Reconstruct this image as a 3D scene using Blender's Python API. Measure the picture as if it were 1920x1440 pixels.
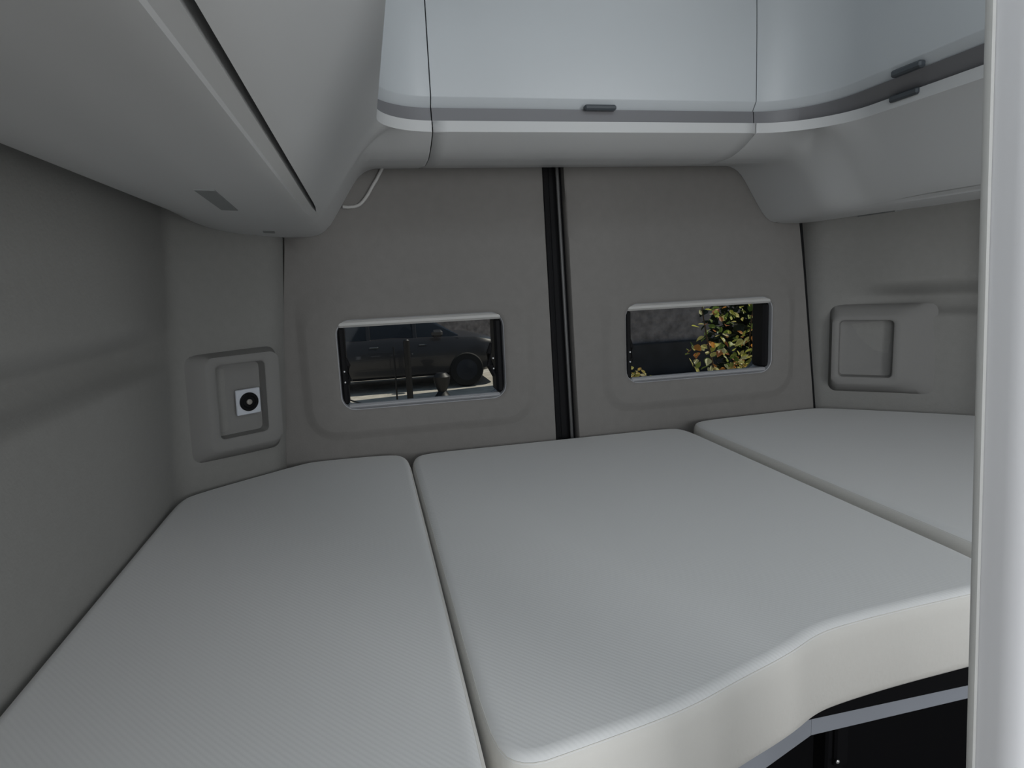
import bpy, math, random
from mathutils import Vector, Matrix, noise

for o in list(bpy.data.objects):
    bpy.data.objects.remove(o, do_unlink=True)
sc = bpy.context.scene
COL = sc.collection
random.seed(7)

# ---------------------------------------------------------------- camera
# World: x across the van, y towards the rear doors, z up.  The van floor is at z = 0
# and the lens stands E metres above it; every coordinate below is given relative to
# the lens height, and E is added when a mesh is built.
E = 1.25
GROUND = -1.85
cam_d = bpy.data.cameras.new('camera')
cam = bpy.data.objects.new('camera', cam_d)
COL.objects.link(cam)
cam_d.sensor_fit = 'HORIZONTAL'
cam_d.sensor_width = 36.0
cam_d.lens = 1212.0 / 1920.0 * 36.0
cam_d.clip_start = 0.02
cam_d.clip_end = 200
R3 = Matrix(((0.97382545, 0.07906139, -0.21310392),
             (-0.22272306, 0.14476999, -0.96407266),
             (-0.04536988, 0.98630165, 0.15858949)))
cam.matrix_world = Matrix.Translation((0, 0, E)) @ R3.to_4x4()
sc.camera = cam

# ---------------------------------------------------------------- view + world + lights
sc.view_settings.view_transform = 'Standard'
sc.view_settings.look = 'None'
sc.view_settings.gamma = 1.0
sc.view_settings.use_curve_mapping = False
sc.view_settings.exposure = 0.0

w = bpy.data.worlds.new('sky')
sc.world = w
w.use_nodes = True
nt = w.node_tree
nt.nodes.clear()
wo = nt.nodes.new('ShaderNodeOutputWorld')
bg = nt.nodes.new('ShaderNodeBackground')
bg.inputs['Color'].default_value = (0.62, 0.80, 1.0, 1)
bg.inputs['Strength'].default_value = 0.30
nt.links.new(bg.outputs[0], wo.inputs[0])

sun_d = bpy.data.lights.new('sun', 'SUN')
sun_d.energy = 4.6
sun_d.angle = math.radians(0.6)
sun_d.color = (1.0, 0.93, 0.80)
sun = bpy.data.objects.new('sun', sun_d)
COL.objects.link(sun)
sun.rotation_euler = Vector((0.60, 0.10, 0.80)).to_track_quat('Z', 'Y').to_euler()


def area(name, loc, look, sx, sy, power, color):
    d = bpy.data.lights.new(name, 'AREA')
    d.shape = 'RECTANGLE'
    d.size, d.size_y = sx, sy
    d.energy = power
    d.color = color
    o = bpy.data.objects.new(name, d)
    COL.objects.link(o)
    o.location = (loc[0], loc[1], loc[2] + E)
    o.rotation_euler = (-Vector(look)).to_track_quat('Z', 'Y').to_euler()
    return o


# daylight through the cab windows at the front and through the open sliding door
area('cab_window_daylight', (0.35, -2.35, 0.20), (0.05, 1, -0.03), 1.5, 0.80, 14.0, (0.96, 0.98, 1.0))
area('sliding_door_daylight', (-0.36, -1.20, -0.15), (1, 0.75, 0.0), 1.2, 1.4, 12.0, (0.94, 0.97, 1.0))

area('right_side_fill', (1.50, -1.00, 0.02), (-1, 0.80, 0.05), 1.1, 0.9, 27.0, (0.96, 0.98, 1.0))  # added fill from the right for the left wall; no window exists here
area('overhead_fill', (0.40, 0.20, 0.79), (0.00, -0.05, -1), 0.70, 0.45, 4.0, (0.86, 0.94, 1.0))  # added overhead fill for cabinets and near bed; the ceiling has no opening


# ---------------------------------------------------------------- materials
def mat(name, col, rough=0.5, spec=0.5, metal=0.0, bump=None, noise_amt=0.0, noise_scale=8.0, coat=0.0, sheen=0.0):
    m = bpy.data.materials.new(name)
    m.use_nodes = True
    t = m.node_tree
    b = t.nodes['Principled BSDF']
    b.inputs['Base Color'].default_value = (*col, 1)
    b.inputs['Roughness'].default_value = rough
    b.inputs['Specular IOR Level'].default_value = spec
    b.inputs['Metallic'].default_value = metal
    b.inputs['Coat Weight'].default_value = coat
    b.inputs['Sheen Weight'].default_value = sheen
    tc = t.nodes.new('ShaderNodeTexCoord')
    if noise_amt:
        n = t.nodes.new('ShaderNodeTexNoise')
        n.inputs['Scale'].default_value = noise_scale
        n.inputs['Detail'].default_value = 5
        t.links.new(tc.outputs['Object'], n.inputs['Vector'])
        r = t.nodes.new('ShaderNodeMapRange')
        r.inputs['From Min'].default_value = 0.3
        r.inputs['From Max'].default_value = 0.7
        r.inputs['To Min'].default_value = 1 - noise_amt
        r.inputs['To Max'].default_value = 1 + noise_amt
        t.links.new(n.outputs['Fac'], r.inputs['Value'])
        x = t.nodes.new('ShaderNodeVectorMath')
        x.operation = 'SCALE'
        x.inputs[0].default_value = col
        t.links.new(r.outputs[0], x.inputs['Scale'])
        t.links.new(x.outputs[0], b.inputs['Base Color'])
    if bump:
        kind, scale, strength, dist = bump
        if kind == 'noise':
            n = t.nodes.new('ShaderNodeTexNoise')
            n.inputs['Scale'].default_value = scale
            n.inputs['Detail'].default_value = 6
            t.links.new(tc.outputs['Object'], n.inputs['Vector'])
            out = n.outputs['Fac']
        else:   # diagonal twill weave
            mp = t.nodes.new('ShaderNodeMapping')
            mp.inputs['Rotation'].default_value = (0, 0, math.radians(140))
            t.links.new(tc.outputs['Object'], mp.inputs['Vector'])
            n = t.nodes.new('ShaderNodeTexWave')
            n.inputs['Scale'].default_value = scale
            n.inputs['Distortion'].default_value = 0.4
            n.inputs['Detail'].default_value = 2
            n.inputs['Detail Scale'].default_value = 6
            t.links.new(mp.outputs[0], n.inputs['Vector'])
            out = n.outputs['Fac']
        bp = t.nodes.new('ShaderNodeBump')
        bp.inputs['Strength'].default_value = strength
        bp.inputs['Distance'].default_value = dist
        t.links.new(out, bp.inputs['Height'])
        t.links.new(bp.outputs[0], b.inputs['Normal'])
    return m


M_white = mat('cabinet_white', (0.54, 0.57, 0.59), 0.38, 0.45, bump=('noise', 3, 0.05, 0.01))
M_flap = mat('moulded_light_grey', (0.57, 0.575, 0.575), 0.42, 0.4)
M_grip = mat('grip_rail_grey', (0.18, 0.18, 0.19), 0.45)
M_latch = mat('latch_dark_grey', (0.055, 0.065, 0.075), 0.4)
M_slot = mat('slot_grey', (0.24, 0.25, 0.25), 0.6)
M_body = mat('cabinet_carcass', (0.05, 0.05, 0.05), 0.9)
M_wall = mat('wall_felt', (0.252, 0.249, 0.237), 0.95, 0.1, bump=('noise', 220, 0.25, 0.002), noise_amt=0.02, noise_scale=60, sheen=0.1)
M_door = mat('door_trim_grey', (0.198, 0.190, 0.180), 0.8, 0.25, bump=('noise', 260, 0.2, 0.0015), noise_amt=0.03, noise_scale=40)
M_niche = mat('niche_plastic', (0.232, 0.228, 0.220), 0.75, 0.25, bump=('noise', 260, 0.15, 0.001))
M_black = mat('black_rubber', (0.006, 0.006, 0.007), 0.7, 0.2)
M_seal = mat('grey_seal', (0.10, 0.10, 0.10), 0.35)
M_cush = mat('mattress_cover', (0.69, 0.69, 0.685), 0.95, 0.1, bump=('twill', 62, 0.22, 0.0006), sheen=0.2)
M_side = mat('mattress_border', (0.63, 0.615, 0.58), 0.95, 0.1, bump=('noise', 150, 0.25, 0.002), sheen=0.2)
M_metal = mat('powder_coated_steel', (0.29, 0.31, 0.35), 0.5, 0.5)
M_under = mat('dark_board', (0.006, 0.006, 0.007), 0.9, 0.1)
M_part = mat('partition_white', (0.83, 0.83, 0.85), 0.45, 0.4)
M_edge = mat('partition_edge', (0.42, 0.43, 0.44), 0.4, 0.5)
M_edgeline = mat('partition_edge_line', (0.62, 0.62, 0.60), 0.35, 0.5)
M_wframe = mat('window_frame_grey', (0.33, 0.335, 0.35), 0.45)
M_cass = mat('blind_cassette_grey', (0.46, 0.455, 0.44), 0.5)
M_screw = mat('screw_steel', (0.6, 0.6, 0.6), 0.3, metal=0.5)
M_floor = mat('vinyl_floor', (0.16, 0.14, 0.12), 0.5, noise_amt=0.2, noise_scale=6)
M_ceil = mat('ceiling_cloth', (0.55, 0.56, 0.56), 0.9)
M_plate = mat('socket_plate', (0.62, 0.65, 0.70), 0.35)
M_pave = mat('pavement', (0.50, 0.47, 0.42), 0.9, bump=('noise', 20, 0.4, 0.02), noise_amt=0.2, noise_scale=5)
M_render = mat('rough_render', (0.20, 0.19, 0.20), 0.95, bump=('noise', 9, 0.8, 0.05), noise_amt=0.35, noise_scale=7)
M_plinth = mat('dark_plinth', (0.025, 0.028, 0.035), 0.8, noise_amt=0.3, noise_scale=4)
M_car = mat('car_paint', (0.022, 0.022, 0.026), 0.35, 0.5, coat=0.3)
M_carwin = mat('car_window', (0.008, 0.010, 0.014), 0.08, 0.6)
M_tyre = mat('tyre', (0.012, 0.012, 0.012), 0.8)
M_chrome = mat('bright_lamp', (0.55, 0.60, 0.66), 0.15, metal=0.8)
M_post = mat('post_black', (0.003, 0.003, 0.004), 0.5)
M_stem = mat('stem', (0.07, 0.045, 0.025), 0.9)


def leaf_mat(name, cols):
    m = bpy.data.materials.new(name)
    m.use_nodes = True
    t = m.node_tree
    b = t.nodes['Principled BSDF']
    b.inputs['Roughness'].default_value = 0.45
    geo = t.nodes.new('ShaderNodeNewGeometry')
    r = t.nodes.new('ShaderNodeValToRGB')
    r.color_ramp.interpolation = 'CONSTANT'
    els = r.color_ramp.elements
    while len(els) < len(cols):
        els.new(0.5)
    for i, c in enumerate(cols):
        els[i].position = i / len(cols)
        els[i].color = (*c, 1)
    t.links.new(geo.outputs['Random Per Island'], r.inputs['Fac'])
    t.links.new(r.outputs[0], b.inputs['Base Color'])
    tr = t.nodes.new('ShaderNodeBsdfTranslucent')
    t.links.new(r.outputs[0], tr.inputs['Color'])
    mx = t.nodes.new('ShaderNodeMixShader')
    mx.inputs[0].default_value = 0.45
    t.links.new(b.outputs[0], mx.inputs[1])
    t.links.new(tr.outputs[0], mx.inputs[2])
    t.links.new(mx.outputs[0], t.nodes['Material Output'].inputs['Surface'])
    return m


M_leafA = leaf_mat('autumn_leaves', [(.50, .52, .10), (.16, .24, .04), (.62, .58, .20), (.55, .24, .05), (.09, .15, .03), (.70, .70, .42), (.42, .16, .05), (.30, .36, .08)])
M_leafB = leaf_mat('low_leaves', [(.48, .44, .12), (.22, .24, .06), (.60, .54, .24), (.12, .14, .04), (.34, .28, .10), (.50, .34, .10)])
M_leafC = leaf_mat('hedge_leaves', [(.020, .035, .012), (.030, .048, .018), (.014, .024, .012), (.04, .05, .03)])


def glass_mat():
    m = bpy.data.materials.new('tinted_acrylic')
    m.use_nodes = True
    t = m.node_tree
    t.nodes.clear()
    o = t.nodes.new('ShaderNodeOutputMaterial')
    a = t.nodes.new('ShaderNodeBsdfTransparent')
    a.inputs['Color'].default_value = (0.52, 0.54, 0.55, 1)
    g = t.nodes.new('ShaderNodeBsdfGlossy')
    g.inputs['Roughness'].default_value = 0.03
    g.inputs['Color'].default_value = (0.9, 0.92, 0.95, 1)
    f = t.nodes.new('ShaderNodeFresnel')
    f.inputs['IOR'].default_value = 1.18
    x = t.nodes.new('ShaderNodeMixShader')
    t.links.new(f.outputs[0], x.inputs[0])
    t.links.new(a.outputs[0], x.inputs[1])
    t.links.new(g.outputs[0], x.inputs[2])
    t.links.new(x.outputs[0], o.inputs['Surface'])
    return m


M_glass = glass_mat()

# ---------------------------------------------------------------- builders
WLOC = {}


def thing(name, label, cat, loc=(0, 0, 0), group=None, kind=None):
    o = bpy.data.objects.new(name, None)
    COL.objects.link(o)
    o.empty_display_size = 0.05
    L = Vector((loc[0], loc[1], loc[2] + E))
    o.location = L
    WLOC[o] = L
    o['label'] = label
    o['category'] = cat
    if group:
        o['group'] = group
    if kind:
        o['kind'] = kind
    return o


def tag(o, label, cat, group=None, kind=None):
    o['label'] = label
    o['category'] = cat
    if group:
        o['group'] = group
    if kind:
        o['kind'] = kind
    return o


def obj(name, verts, faces, m, parent=None, smooth=True, angle=35, solid=0.0, solid_off=1.0, label=None, origin=None):
    """verts are lens-height-relative coordinates; stored relative to the parent's place."""
    if parent is not None:
        L = WLOC[parent]
    elif origin is not None:
        L = Vector((origin[0], origin[1], origin[2] + E))
    else:
        n = max(1, len(verts))
        L = Vector((sum(v[0] for v in verts) / n, sum(v[1] for v in verts) / n, min(v[2] for v in verts) + E))
    me = bpy.data.meshes.new(name)
    me.from_pydata([(v[0] - L.x, v[1] - L.y, v[2] + E - L.z) for v in verts], [], faces)
    me.validate()
    me.update()
    me.materials.append(m)
    o = bpy.data.objects.new(name, me)
    COL.objects.link(o)
    if parent is not None:
        o.parent = parent
    else:
        o.location = L
    WLOC[o] = L
    if smooth:
        me.polygons.foreach_set('use_smooth', [True] * len(me.polygons))
        me.set_sharp_from_angle(angle=math.radians(angle))
    if solid:
        s = o.modifiers.new('thickness', 'SOLIDIFY')
        s.thickness = solid
        s.offset = solid_off
    if label:
        o['label'] = label
    return o


class MB:
    def __init__(self):
        self.v, self.f = [], []

    def add(self, v, f):
        n = len(self.v)
        self.v += [tuple(p) for p in v]
        self.f += [tuple(i + n for i in q) for q in f]
        return self

    def box(self, c, s, rot=None, b=0.0):
        """box with chamfered edges (b)"""
        hx, hy, hz = s[0] / 2, s[1] / 2, s[2] / 2
        b = min(b, hx * .9, hy * .9, hz * .9)
        if b <= 0:
            V = [(x, y, z) for x in (-hx, hx) for y in (-hy, hy) for z in (-hz, hz)]
            F = [(0, 1, 3, 2), (4, 6, 7, 5), (0, 4, 5, 1), (2, 3, 7, 6), (0, 2, 6, 4), (1, 5, 7, 3)]
        else:
            V, F, idx = [], [], {}
            for sx in (-1, 1):
                for sy in (-1, 1):
                    for sz in (-1, 1):
                        for a in range(3):
                            p = [sx * (hx - b), sy * (hy - b), sz * (hz - b)]
                            p[a] += (sx, sy, sz)[a] * b
                            idx[(sx, sy, sz, a)] = len(V)
                            V.append(tuple(p))
            I = lambda s_, a: idx[(s_[0], s_[1], s_[2], a)]
            for a in range(3):
                o1, o2 = [k for k in range(3) if k != a]
                for sg in (-1, 1):
                    q = []
                    for u, v_ in ((-1, -1), (1, -1), (1, 1), (-1, 1)):
                        s_ = [0, 0, 0]
                        s_[a], s_[o1], s_[o2] = sg, u, v_
                        q.append(I(s_, a))
                    F.append(tuple(q) if (sg > 0) ^ (a == 1) else tuple(reversed(q)))
            for a in range(3):          # edges parallel to axis a
                o1, o2 = [k for k in range(3) if k != a]
                for u in (-1, 1):
                    for v_ in (-1, 1):
                        s0, s1 = [0, 0, 0], [0, 0, 0]
                        s0[a], s1[a] = -1, 1
                        s0[o1] = s1[o1] = u
                        s0[o2] = s1[o2] = v_
                        q = [I(s0, o1), I(s1, o1), I(s1, o2), I(s0, o2)]
                        F.append(tuple(q) if (u * v_ > 0) ^ (a == 1) ^ True else tuple(reversed(q)))
            for sx in (-1, 1):
                for sy in (-1, 1):
                    for sz in (-1, 1):
                        q = [idx[(sx, sy, sz, k)] for k in range(3)]
                        F.append(tuple(q) if sx * sy * sz > 0 else tuple(reversed(q)))
        if rot is not None:
            V = [tuple(rot @ Vector(p)) for p in V]
        return self.add([(p[0] + c[0], p[1] + c[1], p[2] + c[2]) for p in V], F)

    def tube(self, pts, r, n=10, caps=True):
        pts = [Vector(p) for p in pts]
        rr = r if isinstance(r, (list, tuple)) else [r] * len(pts)
        V, F = [], []
        up = Vector((0, 0, 1))
        for i, p in enumerate(pts):
            d = (pts[min(i + 1, len(pts) - 1)] - pts[max(i - 1, 0)]).normalized()
            a = d.cross(up)
            if a.length < 1e-3:
                a = d.cross(Vector((1, 0, 0)))
            a.normalize()
            b = d.cross(a)
            for k in range(n):
                t = 2 * math.pi * k / n
                V.append(tuple(p + (a * math.cos(t) + b * math.sin(t)) * rr[i]))
        for i in range(len(pts) - 1):
            for k in range(n):
                k2 = (k + 1) % n
                F.append((i * n + k, i * n + k2, (i + 1) * n + k2, (i + 1) * n + k))
        if caps:
            F.append(tuple(range(n)))
            F.append(tuple(reversed(range((len(pts) - 1) * n, len(pts) * n))))
        return self.add(V, F)

    def lathe(self, c, axis, prof, n=32):
        """prof: list of (radius, distance along axis)"""
        axis = Vector(axis).normalized()
        a = axis.cross(Vector((0, 0, 1)))
        if a.length < 1e-3:
            a = Vector((1, 0, 0))
        a.normalize()
        b = axis.cross(a)
        V, F = [], []
        for r, h in prof:
            for k in range(n):
                t = 2 * math.pi * k / n
                V.append(tuple(Vector(c) + axis * h + (a * math.cos(t) + b * math.sin(t)) * max(r, 1e-5)))
        for i in range(len(prof) - 1):
            for k in range(n):
                k2 = (k + 1) % n
                F.append((i * n + k, (i + 1) * n + k, (i + 1) * n + k2, i * n + k2))
        F.append(tuple(reversed(range(n))))
        F.append(tuple(range((len(prof) - 1) * n, len(prof) * n)))
        return self.add(V, F)

    def build(self, name, m, parent=None, **k):
        return obj(name, self.v, self.f, m, parent, **k)


def lerp_tab(tab, x):
    if x <= tab[0][0]:
        (a, b), (c, d) = tab[0], tab[1]
        return b + (x - a) * (d - b) / (c - a)
    for (a, b), (c, d) in zip(tab, tab[1:]):
        if x <= c:
            return b + (d - b) * (x - a) / (c - a)
    return tab[-1][1]


def smooth_tab(tab, step=0.004, passes=24):
    """resampled and rounded version of a polyline table"""
    n = int((tab[-1][0] - tab[0][0]) / step)
    xs = [tab[0][0] + i * step for i in range(n + 1)]
    ys = [lerp_tab(tab, x) for x in xs]
    for _ in range(passes):
        ys = [ys[0]] + [(ys[i - 1] + 2 * ys[i] + ys[i + 1]) / 4 for i in range(1, len(ys) - 1)] + [ys[-1]]
    return list(zip(xs, ys))


# ================================================================ SETTING
# --- side walls: a vertical profile swept along a path that turns into the rear corner
def round_path(pts, r, step=0.03, narc=10):
    P = [Vector(p) for p in pts]
    out = [P[0]]
    for i in range(1, len(P) - 1):
        a, b = (P[i - 1] - P[i]), (P[i + 1] - P[i])
        d = min(r, a.length * .45, b.length * .45)
        p0, p2 = P[i] + a.normalized() * d, P[i] + b.normalized() * d
        for k in range(narc + 1):
            t = k / narc
            out.append(p0 * (1 - t) ** 2 + P[i] * 2 * t * (1 - t) + p2 * t * t)
    out.append(P[-1])
    res = [out[0]]
    for p in out[1:]:
        d = (p - res[-1]).length
        n = max(1, int(d / step))
        q = res[-1].copy()
        for k in range(1, n + 1):
            res.append(q.lerp(p, k / n))
    return res


ZTOP, ZBED = 0.80, -0.41
def inset(z, fade):
    base = 0.045 * (z - ZBED) / 0.58
    if z < ZBED:
        base = 0.0
    belt = lerp_tab(smooth_belt, z)
    return base * fade + belt * (1 - fade)
smooth_belt = smooth_tab([(-1.3, 0.0), (-0.55, 0.0), (-0.30, 0.010), (-0.138, 0.028), (-0.122, 0.000), (-0.088, -0.012), (-0.062, 0.034), (-0.048, 0.047), (0.0, 0.046), (0.17, 0.050), (0.80, 0.085)], 0.004, 6)


def wall_sweep(name, path, side, fade_fn, label):
    """side=+1: room lies to the +x side of the path (left wall); -1: right wall"""
    zs = [-1.25] + [-1.2 + 0.1 * i for i in range(7)] + [-0.55 + 0.02 * i for i in range(18)] + [-0.19 + 0.005 * i for i in range(34)] + [0.0, 0.04, 0.08, 0.12, 0.16, 0.2] + [0.3, 0.5, 0.8]
    zs = sorted(set(round(z, 4) for z in zs))
    V, F = [], []
    for i, p in enumerate(path):
        d = (path[min(i + 1, len(path) - 1)] - path[max(i - 1, 0)]).normalized()
        nrm = Vector((d.y, -d.x)) * side
        fd = fade_fn(p)
        for z in zs:
            t = inset(z, fd)
            V.append((p.x + nrm.x * t, p.y + nrm.y * t, z))
    nz = len(zs)
    for i in range(len(path) - 1):
        for k in range(nz - 1):
            q = (i * nz + k, (i + 1) * nz + k, (i + 1) * nz + k + 1, i * nz + k + 1)
            F.append(q if side < 0 else tuple(reversed(q)))
    o = obj(name, V, F, M_wall, solid=0.03, solid_off=1.0, angle=60)
    tag(o, label, 'wall', kind='structure')
    return o


def sstep(a, b, x):
    t = min(1, max(0, (x - a) / (b - a)))
    return t * t * (3 - 2 * t)


pathL = round_path([(-0.402, -0.50), (-0.402, 1.40), (-0.212, 1.545), (-0.208, 1.62)], 0.045)
wall_sweep('wall_left', pathL, 1, lambda p: sstep(1.10, 1.42, p.y), 'grey felt-covered left van wall with a moulded belt line running to the rear corner')
pathR = round_path([(1.245, 1.66), (1.250, 1.605), (1.53, 1.355), (1.56, 1.10), (1.56, -2.45)], 0.05)
pathR.reverse()
wall_sweep('wall_right', pathR, -1, lambda p: 1 - sstep(1.29, 1.40, p.x), 'grey felt-covered right van wall behind the white partition')

# wall beyond the sliding door, door pillar and front of the living area (behind the lens)
b = MB().box((-0.42, -2.18, -0.225), (0.03, 0.55, 2.05))
tag(b.build('wall_left_front', M_wall), 'grey left side wall panel ahead of the sliding door opening', 'wall', kind='structure')
b = MB().box((-0.42, -1.2, 0.70), (0.03, 1.41, 0.20))
tag(b.build('trim_1', M_wall), 'grey lintel over the sliding door opening', 'trim', kind='structure')
b = MB().box((0.57, -2.46, -0.80), (2.05, 0.03, 0.90)).box((0.57, -2.46, 0.70), (2.05, 0.03, 0.20))
tag(b.build('wall_front', M_wall), 'grey panel framing the cab window opening', 'wall', kind='structure')
b = MB().box((0.57, -0.40, -1.275), (2.10, 4.2, 0.05))
tag(b.build('floor', M_floor), 'dark vinyl van floor under the bed', 'floor', kind='structure')
b = MB().box((0.57, -0.40, 0.825), (2.10, 4.2, 0.05))
tag(b.build('ceiling', M_ceil), 'pale cloth van ceiling above the cabinets', 'ceiling', kind='structure')


# --- rear doors: trim panel as rings from the window opening outwards
def rrect_ray(cx, cz, hx, hz, r, ang):
    """point where the ray at angle ang leaves a rounded rectangle"""
    dx, dz = math.cos(ang), math.sin(ang)
    lo, hi = 0.0, 3.0
    for _ in range(40):
        m_ = (lo + hi) / 2
        x, z = abs(dx * m_), abs(dz * m_)
        qx, qz = x - (hx - r), z - (hz - r)
        d = math.hypot(max(qx, 0), max(qz, 0)) + min(max(qx, qz), 0) - r
        if d > 0:
            hi = m_
        else:
            lo = m_
    return cx + dx * lo, cz + dz * lo


def quad_ray(poly, cx, cz, ang):
    dx, dz = math.cos(ang), math.sin(ang)
    best = 9
    for (x0, z0), (x1, z1) in zip(poly, poly[1:] + poly[:1]):
        ex, ez = x1 - x0, z1 - z0
        den = dx * ez - dz * ex
        if abs(den) < 1e-9:
            continue
        t = ((x0 - cx) * ez - (z0 - cz) * ex) / den
        u = ((x0 - cx) * dz - (z0 - cz) * dx) / den
        if t > 0 and -1e-6 <= u <= 1 + 1e-6:
            best = min(best, t)
    return cx + dx * best, cz + dz * best


YD = 1.58


def rear_door(name, poly, win, pad_in, pad_out, label):
    cx, cz = (win[0] + win[1]) / 2, (win[2] + win[3]) / 2
    # angles: even spread + exact corners
    angs = [2 * math.pi * k / 144 for k in range(144)]
    angs += [math.atan2(z - cz, x - cx) % (2 * math.pi) for x, z in poly]
    for bx in (pad_in, pad_out, win):
        for sx in (bx[0], bx[1]):
            for sz in (bx[2], bx[3]):
                a0 = math.atan2(sz - cz, sx - cx)
                angs += [(a0 + k * 0.025) % (2 * math.pi) for k in range(-5, 6)]
    angs = sorted(set(round(a, 5) for a in angs))
    def rr(bx, r, g=0):
        bx = (bx[0] - g, bx[1] + g, bx[2] - g, bx[3] + g)
        c2x, c2z = (bx[0] + bx[1]) / 2, (bx[2] + bx[3]) / 2
        hx, hz = (bx[1] - bx[0]) / 2, (bx[3] - bx[2]) / 2
        res = []
        for a in angs:
            dx, dz = math.cos(a), math.sin(a)
            lo, hi = 0.0, 2.0
            for _ in range(36):
                m_ = (lo + hi) / 2
                x, z = abs(cx + dx * m_ - c2x), abs(cz + dz * m_ - c2z)
                qx, qz = x - (hx - r), z - (hz - r)
                d = math.hypot(max(qx, 0), max(qz, 0)) + min(max(qx, qz), 0) - r
                if d > 0:
                    hi = m_
                else:
                    lo = m_
            res.append((cx + dx * lo, cz + dz * lo))
        return res
    W0, W1, WB = rr(win, .035), rr(win, .040, .004), rr(win, .046, .010)
    A, B = rr(pad_in, .055), rr(pad_out, .08)
    Q = [quad_ray(poly, cx, cz, a) for a in angs]
    mixr = lambda P_, Q_, t: [(p[0] + (q[0] - p[0]) * t, p[1] + (q[1] - p[1]) * t) for p, q in zip(P_, Q_)]
    rings = [(W0, YD + .035), (W0, YD - .005), (W1, YD - .008), (WB, YD - .0095), (mixr(WB, A, .5), YD - .0095), (A, YD - .0095),
             (mixr(A, B, .15), YD - .009), (mixr(A, B, .5), YD - .0048), (mixr(A, B, .85), YD - .001), (B, YD),
             (mixr(B, Q, .2), YD), (mixr(B, Q, .6), YD), (mixr(B, Q, .97), YD), (Q, YD + .004), (Q, YD + .03)]
    V, F = [], []
    n = len(angs)
    for P_, y in rings:
        V += [(x, y, z) for x, z in P_]
    for i in range(len(rings) - 1):
        for k in range(n):
            k2 = (k + 1) % n
            F.append((i * n + k, i * n + k2, (i + 1) * n + k2, (i + 1) * n + k))
    root = thing(name, label, 'door', (cx, YD, -1.25), kind='structure')
    obj('door_trim_panel', V, F, M_door, root, angle=50)
    # outer sheet metal skin of the door, with the same window opening
    S = [(x, YD + .07, z) for x, z in Q] + [(x, YD + .07, z) for x, z in W0] + [(x, YD + .09, z) for x, z in Q] + [(x, YD + .09, z) for x, z in W0]
    F = []
    for k in range(n):
        k2 = (k + 1) % n
        F += [(k, k2, n + k2, n + k), (2 * n + k, 3 * n + k, 3 * n + k2, 2 * n + k2), (n + k, n + k2, 3 * n + k2, 3 * n + k), (k, 2 * n + k, 2 * n + k2, k2)]
    obj('door_skin', S, F, M_car, root, smooth=False)
    return root


WL = (-0.071, 0.334, -0.292, -0.075)
WR = (0.657, 1.088, -0.284, -0.075)
rear_door('door_1', [(-0.300, -1.25), (0.477, -1.25), (0.440, 0.80), (-0.100, 0.80)], WL,
          (-0.135, 0.385, -0.340, -0.050), (-0.160, 0.412, -0.366, 0.02), 'left grey rear door trim panel around the window with the dark vehicle outside')
rear_door('door_2', [(0.543, -1.25), (1.330, -1.25), (1.090, 0.80), (0.492, 0.80)], WR,
          (0.618, 1.135, -0.334, -0.055), (0.590, 1.160, -0.362, 0.03), 'right grey rear door trim panel around the window with leaves outside')

# centre joint of the doors, and the dark joint beside the right door
def strip(name, pts_bot, pts_top, y0, y1, m, parent=None, **k):
    (x0, x1), (x2, x3) = pts_bot, pts_top
    V = [(x0, y0, -1.25), (x1, y0, -1.25), (x3, y0, .8), (x2, y0, .8), (x0, y1, -1.25), (x1, y1, -1.25), (x3, y1, .8), (x2, y1, .8)]
    F = [(0, 1, 2, 3), (7, 6, 5, 4), (0, 4, 5, 1), (3, 2, 6, 7), (0, 3, 7, 4), (1, 5, 6, 2)]
    return obj(name, V, F, m, parent, smooth=False, **k)


t = thing('trim_2', 'black rubber joint between the two rear doors', 'trim', (.49, 1.60, -1.25), kind='structure')
strip('rubber_seal', (0.470, 0.550), (0.430, 0.500), YD + .032, YD + .07, M_black, t)
mb = MB()
mb.tube([(0.476 + (0.441 - 0.476) * k / 20 + 0.012, YD + .026, -1.25 + 2.05 * k / 20) for k in range(21)], 0.010, 10)
mb.build('seal_lip', M_black, t)
mb = MB()
mb.tube([(0.549 + (0.496 - 0.549) * k / 20 - 0.018, YD + .018, -1.25 + 2.05 * k / 20) for k in range(21)], 0.0042, 10)
mb.build('seal_bead', M_seal, t, label='thin glossy grey bead on the seal')
t = strip('trim_3', (1.322, 1.345), (1.082, 1.115), YD + .02, YD + .06, M_black)
tag(t, 'narrow black joint between the right rear door and the side wall', 'trim', kind='structure')

# hidden lining closing the shell behind the corner panels
b = MB().box((-0.30, 1.68, -0.225), (0.30, 0.03, 2.05)).box((1.43, 1.72, -0.225), (0.38, 0.03, 2.05))
tag(b.build('wall_back', M_wall), 'grey rear corner lining beside the doors', 'wall', kind='structure')


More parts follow.
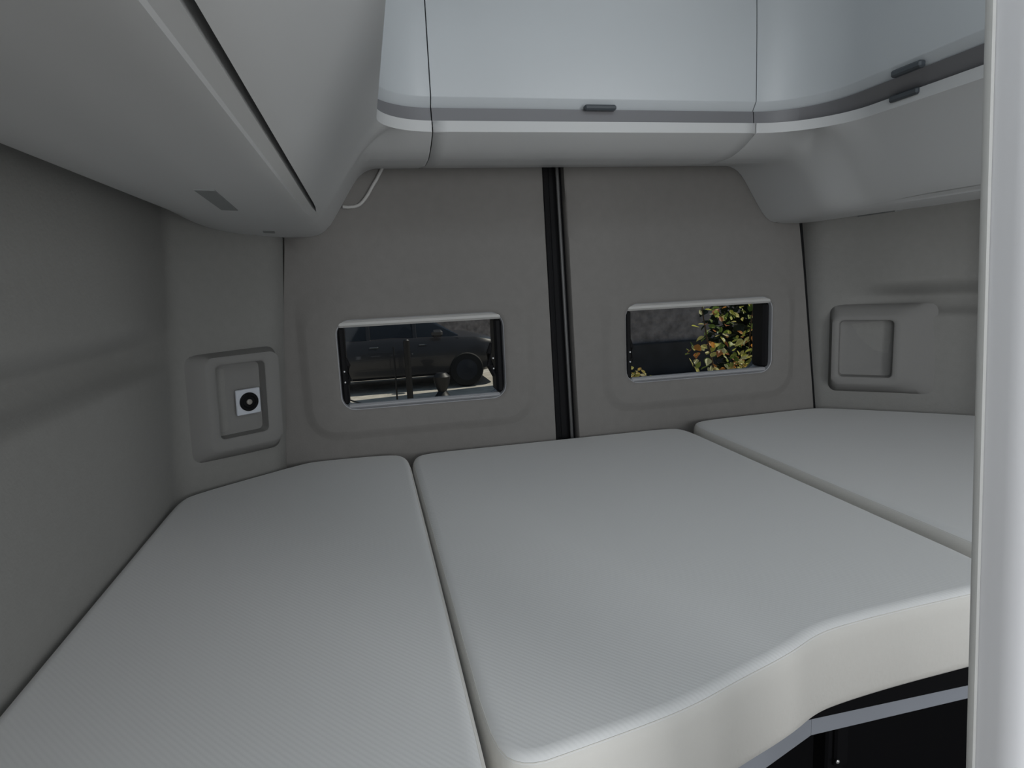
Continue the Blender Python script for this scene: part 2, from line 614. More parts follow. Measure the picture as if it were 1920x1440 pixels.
# --- windows
def window(name, win, label, mech, thick_right):
    x0, x1, z0, z1 = win
    cx, cz = (x0 + x1) / 2, (z0 + z1) / 2
    root = thing(name, label, 'window', (cx, YD + .02, z0), kind='structure')
    # frame: rounded ring just inside the opening
    def ring(g, y):
        return [(*rrect_ray(cx, cz, (x1 - x0) / 2 - g, (z1 - z0) / 2 - g, max(.008, .035 - g), 2 * math.pi * k / 128), y) for k in range(128)]
    rings = [ring(-.001, YD - .004), ring(.0015, YD - .003), ring(.003, YD + .004), ring(.003, YD + .068), ring(-.001, YD + .068)]
    V = [(x, y, z) for r_ in rings for x, z, y in r_]
    F = []
    for i in range(len(rings)):
        for k in range(128):
            k2 = (k + 1) % 128
            j = (i + 1) % len(rings)
            F.append((i * 128 + k, i * 128 + k2, j * 128 + k2, j * 128 + k))
    obj('window_frame', V, F, M_wframe, root, angle=50)
    # blind cassette along the top, bottom rail
    MB().box((cx, YD + .006, z1 - .0100), (x1 - x0 - .008, .024, .016), b=.005).build('blind_cassette', M_cass, root)
    MB().box((cx, YD + .008, z0 + .0085), (x1 - x0 - .030, .020, .011), b=.004).build('bottom_rail', M_wframe, root)
    # black hinge/latch rails at both sides
    wl, wr = (.016, thick_right)
    MB().box((x0 + .0035 + wl / 2, YD + .032, cz - .002), (wl, .058, z1 - z0 - .030), b=.005).build('side_rail', M_black, root)
    MB().box((x1 - .0035 - wr / 2, YD + .032, cz - .002), (wr, .058, z1 - z0 - .030), b=.006).build('side_rail', M_black, root)
    for (ax, az, sg) in mech:
        pts = [(ax - sg * .010, YD + .012, az + .022), (ax - sg * .004, YD + .016, az - .004), (ax - sg * .006, YD + .016, az - .035), (ax - sg * .016, YD + .014, az - .062)]
        arm = MB().tube(pts, [.003, .007, .009, .006], 10).build('stay_arm', M_black, root)
        for dz in (-.016, -.042):
            MB().lathe((ax - sg * .0125, YD + .003, az + dz), (0, -1, 0), [(.0022, 0), (.0022, .001), (.0012, .0016)], 12).build('screw', M_screw, arm)
    # acrylic pane, slightly domed
    V, F = [], []
    nx, nz = 16, 8
    for i in range(nx + 1):
        for j in range(nz + 1):
            u, v = i / nx * 2 - 1, j / nz * 2 - 1
            V.append((cx + u * (x1 - x0) / 2, YD + .066 + .003 * (1 - u * u) * (1 - v * v), cz + v * (z1 - z0) / 2))
    for i in range(nx):
        for j in range(nz):
            a = i * (nz + 1) + j
            F.append((a, a + nz + 1, a + nz + 2, a + 1))
    obj('glass_pane', V, F, M_glass, root)
    return root


window('window_1', WL, 'left rear window with pale blind cassette, dark vehicle seen through it', [(-.046, -.182, 1), (.292, -.175, -1)], .020)
window('window_2', WR, 'right rear window with pale blind cassette, autumn leaves seen through it', [(.684, -.185, 1)], .019)

# ================================================================ OVERHEAD CABINETS
XL, XR, YB = 0.045, 0.98, 1.27          # planes of the cabinet fronts
XM = (XL + XR) / 2
RL, RR = 0.105, 0.15                    # inner corner radii
ZS = smooth_tab([(0, .281), (.018, .262), (.045, .222), (.080, .166), (.104, .130), (.130, .119), (.20, .116), (.28, .121), (.333, .132), (.40, .172), (.52, .172)], .004, 14)
ZR = smooth_tab([(0, .281), (.02, .272), (.06, .257), (.10, .249), (.17, .2485), (.24, .259), (.31, .268), (.36, .268)], .004, 10)


def smin(a, b, k):
    h = max(k - abs(a - b), 0) / k
    return min(a, b) - h * h * k / 4


def H(x, y, o, side, cr, th):
    """height of the cabinet underside; th = angle of the outward normal (0 side .. pi/2 rear)"""
    ox = (XL - x) if side == 'L' else (x - XR)
    ex = cr * (1 - math.cos(th)) * math.exp(-max(o, 0) / .05)
    ey = cr * (1 - math.sin(th)) * math.exp(-max(o, 0) / .05)
    a = lerp_tab(ZS, ox + ex)
    oy = y - YB + ey
    a = lerp_tab(ZS, ox + ex + (-.010 if side == 'L' else .020) * sstep(YB - .05, YB + .10, y))
    b_ = lerp_tab(ZR, oy) if oy > 0 else .281
    if o < .001:
        return .281
    z = smin(a, b_, .035 * sstep(0, .06, oy) * sstep(0, .04, o) + 1e-4)
    return min(z, .281)


def front_path(which):
    """list of (x, y, nx, ny, theta, corner radius, side)"""
    P = []
    if which == 'L':
        for k in range(29):
            P.append((XL, -0.25 + (YB - RL + .25) * k / 28, -1, 0, 0.0, RL, 'L'))
        for k in range(1, 81):
            a = math.pi / 2 * k / 80
            P.append((XL + RL - RL * math.cos(a), YB - RL + RL * math.sin(a), -math.cos(a), math.sin(a), a, RL, 'L'))
    elif which == 'B':
        x0, x1 = XL + RL + .0022, XR - RR - .0022
        for k in range(25):
            x = x0 + (x1 - x0) * k / 24
            P.append((x, YB, 0, 1, math.pi / 2, RL if x < XM else RR, 'L' if x < XM else 'R'))
    else:
        for k in range(0, 81):
            a = math.pi / 2 * (1 - k / 80)
            P.append((XR - RR + RR * math.cos(a), YB - RR + RR * math.sin(a), math.cos(a), math.sin(a), a, RR, 'R'))
        for k in range(1, 29):
            P.append((XR, YB - RR - (YB - RR - .318) * k / 28, 1, 0, 0.0, RR, 'R'))
    return P


def sweep_panel(name, P, prof, m, parent, shift=None, **k):
    """closed profile [(outward offset, z)] swept along the cabinet front"""
    V, F = [], []
    n = len(prof)
    for (x, y, nx, ny, th, cr, sd) in P:
        e = shift * sstep(0, 1, (math.pi / 2 - th) / (math.pi / 2)) if shift else 0.0
        V += [(x + nx * (o + e * g), y + ny * (o + e * g), z) for o, z, g in [(*q, 1.0)[:3] for q in prof]]
    for i in range(len(P) - 1):
        for j in range(n):
            j2 = (j + 1) % n
            F.append((i * n + j, i * n + j2, (i + 1) * n + j2, (i + 1) * n + j))
    F.append(tuple(reversed(range(n))))
    F.append(tuple(range((len(P) - 1) * n, len(P) * n)))
    return obj(name, V, F, m, parent, angle=32, **k)


def clip_len(x, y, nx, ny, side):
    """distance along the normal to the wall, rear door plane or rear corner panel"""
    L = 9.0
    planes = [((0, 1), YD - .001)]
    if side == 'L':
        planes += [((-1, 0), .350)]
        a, b_ = Vector((-.355, 1.405)), Vector((-.165, 1.55))
        d = (b_ - a).normalized()
        nn = (-d.y, d.x)
        planes += [(nn, nn[0] * a.x + nn[1] * a.y - .004)]
    else:
        planes += [((1, 0), 1.500)]
        a, b_ = Vector((1.19, 1.605)), Vector((1.49, 1.335))
        d = (b_ - a).normalized()
        nn = (-d.y, d.x)
        planes += [(nn, nn[0] * a.x + nn[1] * a.y - .002)]
    for (px, py), d in planes:
        den = px * nx + py * ny
        if den > 1e-6:
            L = min(L, (d - px * x - py * y) / den)
    return L


GAP = .1115


def underside(P, parent, m, which):
    """lower flap (front lip to the shadow gap) and the underside panel behind it"""
    for part in ('lower_flap', 'underside_panel'):
        V, F, rows = [], [], []
        for (x, y, nx, ny, th, cr, side) in P:
            Wd = clip_len(x, y, nx, ny, side)
            if abs(nx) > 1e-4:
                og = (GAP - ((XL - x) if side == 'L' else (x - XR))) / abs(nx)
            else:
                og = 9
            G = min(og, Wd) if which != 'B' else Wd
            wgap = .0030 * (1 - sstep(1.10, 1.16, y)) + .00005
            if part == 'lower_flap':
                offs = [0, .003, .006, .012] + [.012 + (G - wgap - .012) * k / 26 for k in range(1, 27)]
                end = G < Wd - 1e-6
            else:
                if G >= Wd - .004:
                    rows.append(None)
                    continue
                g0 = G + wgap
                d0 = min(.0105, (Wd - g0) * .2)
                offs = [g0, g0 + d0, g0 + d0 * 1.12] + [g0 + d0 * 1.12 + (Wd - g0 - d0 * 1.12) * (k / 28) ** 1.2 for k in range(1, 29)]
                end = True
            row = []
            if part == 'underside_panel':
                z0 = H(x + nx * offs[0], y + ny * offs[0], offs[0], side, cr, th)
                row.append((x + nx * offs[0], y + ny * offs[0], z0 + .03))
            for i, o in enumerate(offs):
                px, py = x + nx * o, y + ny * o
                if which == 'B' and (x, y) == (P[-1][0], P[-1][1]) and i > 3:
                    px = XR - RR
                rid = .0028 * (1 - sstep(1.10, 1.16, y)) if part == 'underside_panel' and i < 2 else 0.0
                row.append((px, py, H(px, py, o, side, cr, th) + rid))
            if part == 'lower_flap':
                # turned-up lip in front
                row.insert(0, (x, y, .301))
                row.insert(0, (x + nx * .02, y + ny * .02, .302))
                px, py, pz = row[-1]
                row.append((px, py, pz + (.03 if end else .01)))
            rows.append(row)
        idx = []
        for row in rows:
            if row is None:
                idx.append(None)
                continue
            idx.append(list(range(len(V), len(V) + len(row))))
            V += row
        for a, b_ in zip(idx, idx[1:]):
            if a is None or b_ is None:
                continue
            for j in range(len(a) - 1):
                F.append((a[j], a[j + 1], b_[j + 1], b_[j]))
        if F:
            obj(part, V, F, m, parent, angle=30, solid=.004, solid_off=(-1 if True else 1))


def cabinet(which, name, label, loc):
    root = thing(name, label, 'cabinet', loc, 'overhead cabinets around the bed')
    P = front_path(which)
    door = sweep_panel('upper_door', P, [(0.014, .3260), (0.0125, .3275), (0.0008, .3425), (0.0, .3450), (0.0008, .48), (0.004, .60), (0.012, .795), (.030, .795), (.024, .3265)], M_white, root, shift=(-.030 if which == 'R' else None))
    sweep_panel('grip_rail', P, [(.012, .2985, 0.), (.008, .3020, 0.), (.010, .3260, 1.), (.020, .3275, 1.), (.040, .3275, 0.), (.040, .2985, 0.)], M_grip, root, shift=(-.030 if which == 'R' else None))
    # carcass behind the fronts
    sweep_panel('carcass', P, [(.043, .300), (.043, .795), (.060, .795), (.060, .300)], M_body, root)
    underside(P, root, M_flap, which)
    return root, door


cabL, dL = cabinet('L', 'overhead_cabinet', 'left overhead cabinet with a bulging moulded light grey underside', (XL - .2, .6, .28))
cabB, dB = cabinet('B', 'overhead_cabinet', 'rear overhead cabinet with a straight front above the two rear doors', (XM, YB + .1, .28))
cabR, dR = cabinet('R', 'overhead_cabinet', 'right overhead cabinet with curved corner, two dark latches on its front', (XR + .2, .7, .28))

# latches
MB().box((.4845, YB + .0015, .3275), (.066, .014, .0105), b=.003).build('latch', M_latch, cabB)
for (y0, y1, zz, xx) in ((.975, 1.040, .3300, XR - .030), (1.010, 1.075, .2970, XR)):
    MB().box((xx + .001, (y0 + y1) / 2, zz), (.014, y1 - y0, .012), b=.003).build('latch', M_latch, cabR)
# slots on the undersides
def slot(xa, ya, xb, yb, wd, parent, side):
    V, F = [], []
    n = 10
    for k in range(n + 1):
        t_ = k / n
        for u, dz in ((-.5, .003), (-.5, -.0012), (.5, -.0012), (.5, .003)):
            x = xa + (xb - xa) * t_ + u * wd
            y = ya + (yb - ya) * t_
            ox = (XL - x) if side == 'L' else (x - XR)
            V.append((x, y, lerp_tab(ZS, ox) + dz))
    for k in range(n):
        for j in range(4):
            j2 = (j + 1) % 4
            F.append((k * 4 + j, k * 4 + j2, k * 4 + 4 + j2, k * 4 + 4 + j))
    F += [(3, 2, 1, 0), (n * 4, n * 4 + 1, n * 4 + 2, n * 4 + 3)]
    obj('slot_cover', V, F, M_slot, parent, smooth=False, label='darker grey slot cover')
slot(-.166, .815, -.176, 1.015, .022, cabL, 'L')
slot(-.170, 1.365, -.176, 1.42, .022, cabL, 'L')
slot(1.250, 1.33, 1.258, 1.46, .022, cabR, 'R')
slot(1.335, 1.15, 1.335, 1.29, .022, cabR, 'R')
# pale curved edging where the left cabinet meets the rear door
pts = [(.066, .268), (.058, .255), (.051, .243), (.043, .232), (.036, .221), (.029, .210), (.022, .201), (.016, .194), (.009, .188), (.003, .185), (-.004, .183), (-.018, .182), (-.030, .183)]
MB().tube([(x, YD - .006, z) for x, z in pts], .0038, 10).build('curved_edging', M_cass, cabL, label='thin pale curved edging at the rear corner')

# ================================================================ BED
def cushion(name, outline, ztop, th, r, label, m=M_cush, slope=.0):
    # rounded outline, counter-clockwise
    P = [Vector(p) for p in outline]
    for _ in range(3):
        Q = []
        for i in range(len(P)):
            a, b_ = P[i], P[(i + 1) % len(P)]
            l = (b_ - a).length
            d = min(.036, l * .25)
            Q += [a + (b_ - a).normalized() * d, b_ - (b_ - a).normalized() * d] if l > .03 else [a * .75 + b_ * .25, a * .25 + b_ * .75]
        P = Q
    R_ = []
    for i in range(len(P)):
        a, b_ = P[i], P[(i + 1) % len(P)]
        n = max(1, int((b_ - a).length / .02))
        R_ += [a.lerp(b_, k / n) for k in range(n)]
    n = len(R_)
    N = []
    for i in range(n):
        d = (R_[(i + 1) % n] - R_[i - 1]).normalized()
        N.append(Vector((d.y, -d.x)))
    zb = ztop - th
    rings = [(.030, zb), (.004, zb), (.001, zb + .004), (0, zb + .012), (-.0015, zb + th * .4), (-.001, ztop - r * 1.2)]
    for k in range(1, 8):
        a = math.pi / 2 * k / 7
        rings.append((r * (1 - math.cos(a)), ztop - r + r * math.sin(a)))
    rings += [(r + .0005, ztop + .00005), (r + .001, ztop + .00005), (r + .0015, ztop + .00005)]
    V, F = [], []
    for ins, z in rings:
        for i in range(n):
            p = R_[i] - N[i] * ins
            wob = 0
            if z < ztop - r:
                p = p - N[i] * 0
            V.append((p.x, p.y, z + wob))
    for j in range(len(rings) - 1):
        for i in range(n):
            i2 = (i + 1) % n
            F.append((j * n + i, j * n + i2, (j + 1) * n + i2, (j + 1) * n + i))
    F.append(tuple(reversed(range(n))))
    # flat top filled with a regular triangulation
    from mathutils.geometry import delaunay_2d_cdt
    b0 = (len(rings) - 1) * n
    bd = [Vector(V[b0 + i][:2]) for i in range(n)]
    xs_, ys_ = [p.x for p in bd], [p.y for p in bd]
    def inside(q):
        c = False
        for i in range(n):
            a, b_ = bd[i], bd[i - 1]
            if (a.y > q.y) != (b_.y > q.y) and q.x < (b_.x - a.x) * (q.y - a.y) / (b_.y - a.y) + a.x:
                c = not c
        return c and min((a - q).length for a in bd) > .02
    gx = [min(xs_) + .05 * k for k in range(1, int((max(xs_) - min(xs_)) / .05) + 1)]
    gy = [min(ys_) + .05 * k for k in range(1, int((max(ys_) - min(ys_)) / .05) + 1)]
    pin = [Vector((x, y)) for x in gx for y in gy if inside(Vector((x, y)))]
    ov, _, of, vi, _, _ = delaunay_2d_cdt(bd + pin, [], [list(range(n))], 1, 1e-7)
    mp = {}
    for k, v_ in enumerate(ov):
        src = [i for i in vi[k] if i < n]
        if src:
            mp[k] = b0 + src[0]
        else:
            mp[k] = len(V)
            V.append((v_.x, v_.y, V[b0][2]))
    cap = [tuple(mp[k] for k in f) for f in of]
    root = thing(name, label, 'mattress', (sum(p.x for p in P) / len(P), sum(p.y for p in P) / len(P), zb), 'mattress cushions of the bed')
    ntop = 8 + 1
    top_f = [f for f in F if min(f) >= (ntop - 1) * n]
    side_f = [f for f in F if min(f) < (ntop - 1) * n]
    top_f += cap
    # cover and border share one closed skin, split at the upper seam
    obj('top_cover', V, top_f, m, root, angle=60)
    obj('side_border', V, side_f, M_side, root, angle=60)
    # piping along the seam
    pl = []
    for i in list(range(n)) + [0]:
        p = R_[i] - N[i] * (r * .30)
        pl.append((p.x, p.y, ztop - r * .30 - .0006))
    MB().tube(pl, .0010, 6, caps=False).build('piping', M_side, root)
    return root


cushion('mattress_cushion', [(-.389, .36), (.067, .36), (.071, .475), (.0735, .9), (.0755, 1.560), (-.150, 1.572), (-.196, 1.540), (-.222, 1.522), (-.377, 1.399), (-.395, 1.36)],
        -.404, .105, .014, 'left mattress cushion lying along the grey left wall')
cushion('mattress_cushion', [(.0770, .478), (.184, .496), (.276, .514), (.346, .540), (.423, .565), (.474, .589), (.512, .597), (.600, .606), (.707, .612), (.808, .618), (.812, 1.572), (.080, 1.568), (.0785, .9)],
        -.411, .105, .016, 'middle mattress cushion with its angled thick front edge hanging in view')
cushion('mattress_cushion', [(.816, .622), (1.50, .622), (1.525, 1.29), (1.51, 1.335), (1.242, 1.572), (1.18, 1.576), (.818, 1.560)],
        -.396, .105, .016, 'right mattress cushion beside the white partition')

# steel frame under the bed
fr = thing('bed_frame', 'grey steel bed frame rail bent beneath the mattress front', 'bed frame', (.5, .68, -1.25))
def rail(pts, wd, h, zt, name, m=M_metal):
    P = [Vector(p) for p in pts]
    V, F = [], []
    for i, p in enumerate(P):
        ds = []
        if i > 0:
            ds.append((P[i] - P[i - 1]).normalized())
        if i < len(P) - 1:
            ds.append((P[i + 1] - P[i]).normalized())
        d = sum(ds, Vector((0, 0))).normalized()
        nrm = Vector((-d.y, d.x))
        sc_ = 1 / max(.5, nrm.dot(Vector((-ds[0].y, ds[0].x))))
        c = .0025
        for o, z in ((0, zt - h + c), (0, zt - c), (c, zt), (wd - c, zt), (wd, zt - c), (wd, zt - h), (c, zt - h)):
            q = p + nrm * o * sc_
            V.append((q.x, q.y, z))
    n = 7
    for i in range(len(P) - 1):
        for j in range(n):
            j2 = (j + 1) % n
            F.append((i * n + j, (i + 1) * n + j, (i + 1) * n + j2, i * n + j2))
    F += [tuple(range(n)), tuple(reversed(range((len(P) - 1) * n, len(P) * n)))]
    return obj(name, V, F, m, fr, smooth=False)
rail([(.10, .49), (.362, .600), (.525, .662)], .020, .034, -.574, 'front_rail')
rail([(.5255, .6622), (.79, .666), (1.50, .675)], .020, .034, -.574, 'front_rail')
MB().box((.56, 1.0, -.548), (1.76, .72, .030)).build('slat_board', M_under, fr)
for lx, ly in ((-.33, .50), (.60, .72), (1.47, .72), (-.15, 1.36)):
    MB().box((lx, ly, -.915), (.03, .03, .67), b=.003).build('leg', M_under, fr)
MB().box((-.15, .50, -.60), (.50, .02, .036)).build('cross_rail', M_metal, fr)
MB().box((.606, .705, -.655), (.022, .012, .09), b=.003).build('bracket', M_under, fr)
MB().lathe((.597, .697, -.688), (0, -1, 0), [(.0028, 0), (.0028, .001), (.0014, .002)], 12).build('bolt', M_screw, fr)
# dark locker under the bed
lk = thing('storage_locker', 'dark storage locker under the bed behind the frame rail', 'locker', (1.05, 1.1, -1.25))
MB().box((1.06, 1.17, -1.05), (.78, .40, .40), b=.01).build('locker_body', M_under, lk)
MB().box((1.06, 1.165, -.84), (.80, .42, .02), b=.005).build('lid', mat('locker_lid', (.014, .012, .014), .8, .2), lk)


# ================================================================ NICHES
def niche(o0, o1, zlo, zhi, depth, op, taper, label, name='storage_niche', sgn=1, lean=.045):
    """raised moulded box on the rear corner panel; o0/o1 base line points (x,y) left to right as seen,
    op=(u0,u1,z0,z1) opening in box coordinates"""
    A, B = Vector(o0), Vector(o1)
    W_ = (B - A).length
    d = (B - A).normalized()
    inn = Vector((d.y, -d.x))            # into the room
    inn3 = Vector((inn.x, inn.y, 0))
    root = thing(name, label, 'niche', ((A.x + B.x) / 2, (A.y + B.y) / 2, zlo), 'moulded niches in the rear corners')
    def pt(u, h, z):
        ins = lean * (z - ZBED) / .58
        q = A + d * u + inn * (h + ins)
        return (q.x, q.y, z)
    tl, tr, tb, tt = taper
    cu, cz = (op[0] + op[1]) / 2, (op[2] + op[3]) / 2
    N_ = 120
    def ring(u0, u1, z0, z1, r, h, dz=0):
        c2u, c2z = (u0 + u1) / 2, (z0 + z1) / 2
        hx, hz = (u1 - u0) / 2, (z1 - z0) / 2
        res = []
        for k in range(N_):
            a = 2 * math.pi * k / N_
            du, dzz = math.cos(a) * .9, math.sin(a) * 1.1
            lo, hi = 0.0, 2.0
            for _ in range(36):
                m_ = (lo + hi) / 2
                x, z = abs(cu + du * m_ - c2u), abs(cz + dzz * m_ - c2z)
                qx, qz = x - (hx - r), z - (hz - r)
                dd = math.hypot(max(qx, 0), max(qz, 0)) + min(max(qx, qz), 0) - r
                if dd > 0:
                    hi = m_
                else:
                    lo = m_
            res.append(pt(cu + du * lo, h, cz + dzz * lo))
        return res
    f0 = (tl, W_ - tr, zlo + tb, zhi - tt)
    e = .004
    rings = [ring(0, W_, zlo, zhi, .020, -.004), ring(0, W_, zlo, zhi, .020, .001),
             ring(tl * .45, W_ - tr * .45, zlo + tb * .45, zhi - tt * .45, .024, depth * .5),
             ring(f0[0] - e * .3, f0[1] + e * .3, f0[2] - e * .3, f0[3] + e * .3, .020, depth - .002),
             ring(f0[0] + e, f0[1] - e, f0[2] + e, f0[3] - e, .018, depth),
             ring(op[0] - .003, op[1] + .003, op[2] - .003, op[3] + .003, .012, depth),
             ring(*op, .010, depth - .0025)]
    V = [p for r_ in rings for p in r_]
    F = []
    for i in range(len(rings) - 1):
        for k in range(N_):
            k2 = (k + 1) % N_
            F.append((i * N_ + k, i * N_ + k2, (i + 1) * N_ + k2, (i + 1) * N_ + k))
    obj('surround', V, F, M_niche, root, angle=45)
    rb = [ring(*op, .010, depth - .0025), ring(op[0] + .002, op[1] - .002, op[2] + .003, op[3] - .003, .010, .006), ring(op[0] + .012, op[1] - .012, op[2] + .012, op[3] - .012, .008, .003)]
    V = [p for r_ in rb for p in r_]
    F = []
    for i in range(len(rb) - 1):
        for k in range(N_):
            k2 = (k + 1) % N_
            F.append((i * N_ + k, i * N_ + k2, (i + 1) * N_ + k2, (i + 1) * N_ + k))
    F.append(tuple(range(2 * N_, 3 * N_)))
    obj('recess', V, F, M_niche, root, angle=45)
    return root, pt, inn3


nl, ptl, innl = niche((-.384, 1.423), (-.215, 1.539), -.352, -.120, .034, (.058, .164, -.303, -.146), (.036, .010, .022, .010),
                      'grey moulded niche in the left rear corner holding the white socket plate')
nr, ptr, innr = niche((1.276, 1.583), (1.462, 1.411), -.352, -.108, .032, (.026, .156, -.306, -.150), (.010, .080, .024, .030),
                      'empty grey moulded niche in the right rear corner', lean=.040)

# socket plate on the back of the left niche
so = thing('power_socket', 'small white square plate with a round black socket in the left corner niche', 'socket', ptl(.13, .014, -.262))
d_ = (Vector(ptl(.2, .01, -.23)) - Vector(ptl(.1, .01, -.23))).normalized()
zv = (Vector(ptl(.15, .01, -.2)) - Vector(ptl(.15, .01, -.3))).normalized()
nn_ = d_.cross(zv).normalized()
if nn_.dot(innl) < 0:
    nn_ = -nn_
rot = Matrix((d_, -nn_, zv)).transposed()
sc_c = Vector(ptl(.131, .011, -.234))
MB().box(sc_c, (.054, .006, .056), rot, .0015).build('plate', M_plate, so)
cc = sc_c + nn_ * .003
MB().lathe(cc, nn_, [(.0205, 0), (.0205, .003), (.0185, .0045), (.0145, .0045), (.0125, .0015)], 40).build('socket_ring', M_black, so)
MB().lathe(cc + nn_ * .0015, nn_, [(.0060, 0), (.0060, .003), (.0045, .0042), (.002, .0046)], 20).build('contact_pin', mat('pin_grey', (.32, .30, .27), .4), so)

# ================================================================ PARTITION
def part_x(z):
    return .3475 - .053 * (z + .07)
zs = [-1.25, -.6, 0, .8]
def part_prism(name, prof, m, parent):
    V, F = [], []
    n = len(prof)
    for z in zs:
        V += [(part_x(z) + a, b_, z) for a, b_ in prof]
    for i in range(len(zs) - 1):
        for j in range(n):
            j2 = (j + 1) % n
            F.append((i * n + j, i * n + j2, (i + 1) * n + j2, (i + 1) * n + j))
    F += [tuple(reversed(range(n))), tuple(range((len(zs) - 1) * n, len(zs) * n))]
    return obj(name, V, F, m, parent, angle=40)
pw = thing('wall_partition', 'narrow white partition upright with rounded grey edge at the right of the photo', 'partition', (.42, .3, -1.25), kind='structure')
arc = [(.018 - .0175 * math.cos(a), .2875 - .0175 * math.sin(a)) for a in [math.pi / 2 * k / 8 for k in range(9)]]
part_prism('panel', [(.15, .270)] + [p for p in reversed(arc)] + [(.0005, .303), (.15, .303)], M_part, pw)
part_prism('edge_strip', [(.0002, .3005), (-.0014, .3010), (-.0018, .3040), (-.0008, .3060), (.004, .3065), (.004, .3035), (.0002, .3035)], M_edgeline, pw)

# ================================================================ OUTSIDE
G0 = GROUND
V = [(-30, -20, G0), (40, -20, G0), (40, 60, G0), (-30, 60, G0)]
tag(obj('ground', V, [(0, 1, 2, 3)], M_pave, smooth=False, solid=.1, solid_off=-1), 'pale sunlit pavement outside the rear windows', 'ground', kind='structure')
b = MB().box((7.8, 11.2, G0 + 2.2), (9.6, .4, 4.4))
tag(b.build('wall_outside', M_render), 'dark rough-rendered building wall behind the bushes', 'wall', kind='structure')
b = MB().box((7.9, 10.96, G0 + .30), (9.4, .12, .60), b=.02)
tag(b.build('plinth', M_plinth), 'low dark plinth at the foot of the rendered wall', 'plinth', kind='structure')
b = MB().box((-4.0, 19.0, G0 + 2.5), (16.0, .4, 5.0))
tag(b.build('wall_yard', M_render), 'dark far yard wall behind the parked car', 'wall', kind='structure')

# parked dark car seen side-on through the left window
def car(cx, cy):
    root = thing('parked_car', 'dark grey parked car seen through the left rear window', 'car', (cx, cy, G0))
    L2, W2 = 2.1, .86
    low, top = G0 + .24, G0 + 1.42
    secs = []   # (x, half width, z bottom, z belt, z roof)
    tabs = [(-2.1, .62, .38, .70), (-2.0, .78, .28, .80), (-1.7, .85, .24, .88), (-1.0, .87, .22, .93), (0, .88, .22, .95), (1.0, .87, .22, .93), (1.5, .85, .24, .90), (1.9, .78, .28, .80), (2.08, .62, .38, .66)]
    V, F = [], []
    ring_n = 14
    for x, hw, zb, zt in tabs:
        pr = [(-hw * .8, zb), (-hw * .96, zb + .06), (-hw, zb + .20), (-hw * 1.0, (zb + zt) / 2), (-hw * .98, zt - .10), (-hw * .93, zt - .02), (-hw * .80, zt)]
        pr += [(-a, z) for a, z in reversed(pr)]
        V += [(cx + x, cy + a, G0 + z) for a, z in pr]
    for i in range(len(tabs) - 1):
        for j in range(ring_n):
            j2 = (j + 1) % ring_n
            F.append((i * ring_n + j, (i + 1) * ring_n + j, (i + 1) * ring_n + j2, i * ring_n + j2))
    F += [tuple(range(ring_n)), tuple(reversed(range((len(tabs) - 1) * ring_n, len(tabs) * ring_n)))]
    obj('body', V, F, M_car, root, angle=40)
    # cabin glasshouse and roof
    gt = [(-1.75, .70, .90, .95), (-1.35, .70, .90, 1.32), (-.6, .66, .92, 1.42), (.1, .66, .92, 1.43), (.6, .68, .92, 1.30), (1.2, .72, .88, .93)]
    V, F = [], []
    for x, hw, zb, zt in gt:
        k_ = (zt - zb)
        pr = [(-hw - .10, zb), (-hw - .08, zb + k_ * .15), (-hw + .02, zb + k_ * .82), (-hw + .10, zt)]
        pr += [(-a, z) for a, z in reversed(pr)]
        V += [(cx + x, cy + a, G0 + z) for a, z in pr]
    for i in range(len(gt) - 1):
        for j in range(8):
            j2 = (j + 1) % 8
            F.append((i * 8 + j, (i + 1) * 8 + j, (i + 1) * 8 + j2, i * 8 + j2))
    F += [tuple(range(8)), tuple(reversed(range(40, 48)))]
    obj('glasshouse', V, F, M_carwin, root, angle=30)
    mb = MB()
    mb.box((cx - .35, cy, G0 + 1.42), (1.35, 1.10, .05), b=.02)
    mb.build('roof', M_car, root)
    for px in (-.38, .42):
        MB().box((cx + px, cy - .735, G0 + 1.13), (.07, .04, .45), Matrix.Rotation(-.2, 3, 'X'), .01).build('window_pillar', M_car, root)
    for wx in (-1.30, 1.30):
        for sg in (-1, 1):
            wl_ = MB().lathe((cx + wx, cy + sg * .70, G0 + .31), (0, sg, 0), [(.20, 0), (.30, .01), (.31, .05), (.31, .15), (.29, .19), (.20, .20)], 32).build('wheel', M_tyre, root)
            MB().lathe((cx + wx, cy + sg * .88, G0 + .31), (0, sg, 0), [(.19, 0), (.19, .02), (.05, .04)], 24).build('rim', M_plinth, wl_)
    MB().box((cx + 1.86, cy - .70, G0 + .66), (.26, .22, .14), Matrix.Rotation(.5, 3, 'Z'), .05).build('headlamp', M_chrome, root)
    MB().box((cx + .80, cy - .93, G0 + .99), (.20, .14, .13), b=.04).build('door_mirror', M_car, root)
    for px in (-.30, .55):
        MB().box((cx + px, cy - .885, G0 + .80), (.16, .03, .025), b=.01).build('door_handle', M_latch, root)
    return root
car(.40, 12.25)

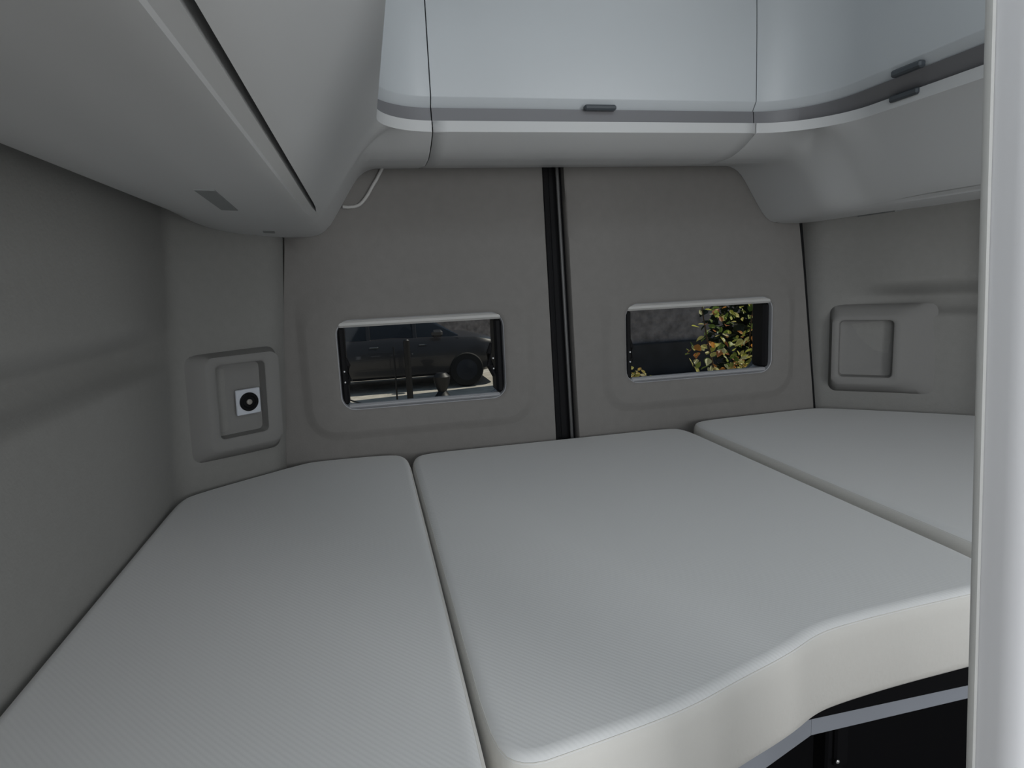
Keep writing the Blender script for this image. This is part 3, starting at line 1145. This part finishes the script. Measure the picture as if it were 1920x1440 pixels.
# posts standing between the van and the car
for i, (x, y, r_, h_) in enumerate(((.605, 10.35, .05, 1.0), (.395, 10.30, .014, .9))):
    lab = ['thick black post in front of the parked car', 'thin dark rod beside the thick black post'][i]
    t = thing('post', lab, 'post', (x, y, G0))
    MB().lathe((x, y, G0), (0, 0, 1), [(r_, 0), (r_, h_ - .02), (r_ * .6, h_)], 20).build('shaft', M_post, t)
    MB().lathe((x, y, G0), (0, 0, 1), [(r_ * 2, 0), (r_ * 2, .012), (r_ * 1.1, .02)], 20).build('base_plate', M_post, t)
t = thing('traffic_cone_base', 'squat black rubber parking foot on the bright pavement', 'parking foot', (1.13, 10.38, G0))
t.name = 'parking_foot'
MB().lathe((1.13, 10.38, G0), (0, 0, 1), [(.14, 0), (.14, .03), (.10, .07), (.07, .12), (.12, .24), (.14, .36), (.08, .42)], 28).build('rubber_foot', M_post, t)
# cable across the pavement
pts = []
for k in range(30):
    u = k / 29
    pts.append((-.75 + 1.0 * u, 10.75 - .7 * u, G0 + .35 * (1 - u) ** 3 + .012))
tag(MB().tube(pts, .012, 8).build('cable', M_post), 'thin dark cable trailing across the pavement to the left', 'cable')


def leaf_cloud(name, label, cat, center, radii, count, size, m, seed, dens=None, group=None, stems=6):
    rnd = random.Random(seed)
    root = thing(name, label, cat, (center[0], center[1], G0), group)
    V, F = [], []
    for _ in range(count):
        while True:
            u = [rnd.uniform(-1, 1) for _ in range(3)]
            if u[0] ** 2 + u[1] ** 2 + u[2] ** 2 <= 1:
                break
        p = Vector((center[0] + u[0] * radii[0], center[1] + u[1] * radii[1], center[2] + u[2] * radii[2]))
        if dens and noise.noise(p * dens[0] + Vector((seed, 0, 0))) < dens[1]:
            continue
        s = size * rnd.uniform(.6, 1.25)
        q = Matrix.Rotation(rnd.uniform(0, 6.28), 3, 'Z') @ Matrix.Rotation(rnd.uniform(-1.1, 1.1), 3, 'X') @ Matrix.Rotation(rnd.uniform(-.8, .8), 3, 'Y')
        # leaf: pointed oval folded along its midrib
        out = [(0, 0, 0), (.28, .22, .06), (.34, .5, .08), (.20, .8, .05), (0, 1.05, -.08), (-.20, .8, .05), (-.34, .5, .08), (-.28, .22, .06), (0, .35, -.02), (0, .7, -.04)]
        n0 = len(V)
        V += [tuple(p + q @ (Vector(o_) * s)) for o_ in out]
        F += [tuple(n0 + i for i in f) for f in ((0, 1, 8), (1, 2, 8), (2, 9, 8), (2, 3, 9), (3, 4, 9), (0, 8, 7), (7, 8, 6), (6, 8, 9), (6, 9, 5), (5, 9, 4))]
    fo = obj('foliage', V, F, m, root, smooth=False)
    mb = MB()
    for k in range(stems):
        a = rnd.uniform(0, 6.28)
        tip = Vector((center[0] + math.cos(a) * radii[0] * .7, center[1] + math.sin(a) * radii[1] * .7, center[2] + radii[2] * rnd.uniform(.2, .8)))
        base = Vector((center[0] + math.cos(a) * .05, center[1] + math.sin(a) * .05, G0))
        pts = [base.lerp(tip, i / 8) + Vector((noise.noise(Vector((i * .7, k, seed))), noise.noise(Vector((k, i * .7, seed))), 0)) * .10 * (i / 8) for i in range(9)]
        mb.tube(pts, [.016 * (1 - i / 10) for i in range(9)], 6)
    mb.build('stem', M_stem, root)
    return root


leaf_cloud('autumn_bush', 'tall bush with yellow, green and orange sunlit leaves outside the right window', 'bush', (2.97, 4.75, -.50), (.62, .40, .95), 1500, .068, M_leafA, 3, (2.2, -.02))
leaf_cloud('low_shrub', 'low yellow-green shrub at the foot of the tall autumn bush', 'shrub', (2.70, 3.95, -.90), (.46, .24, .34), 1700, .045, M_leafB, 11, group='low shrubs outside the right window')
leaf_cloud('low_shrub', 'low golden shrub at the lower left corner of the right window view', 'shrub', (1.74, 4.1, -.90), (.24, .24, .27), 800, .045, M_leafB, 12, group='low shrubs outside the right window')
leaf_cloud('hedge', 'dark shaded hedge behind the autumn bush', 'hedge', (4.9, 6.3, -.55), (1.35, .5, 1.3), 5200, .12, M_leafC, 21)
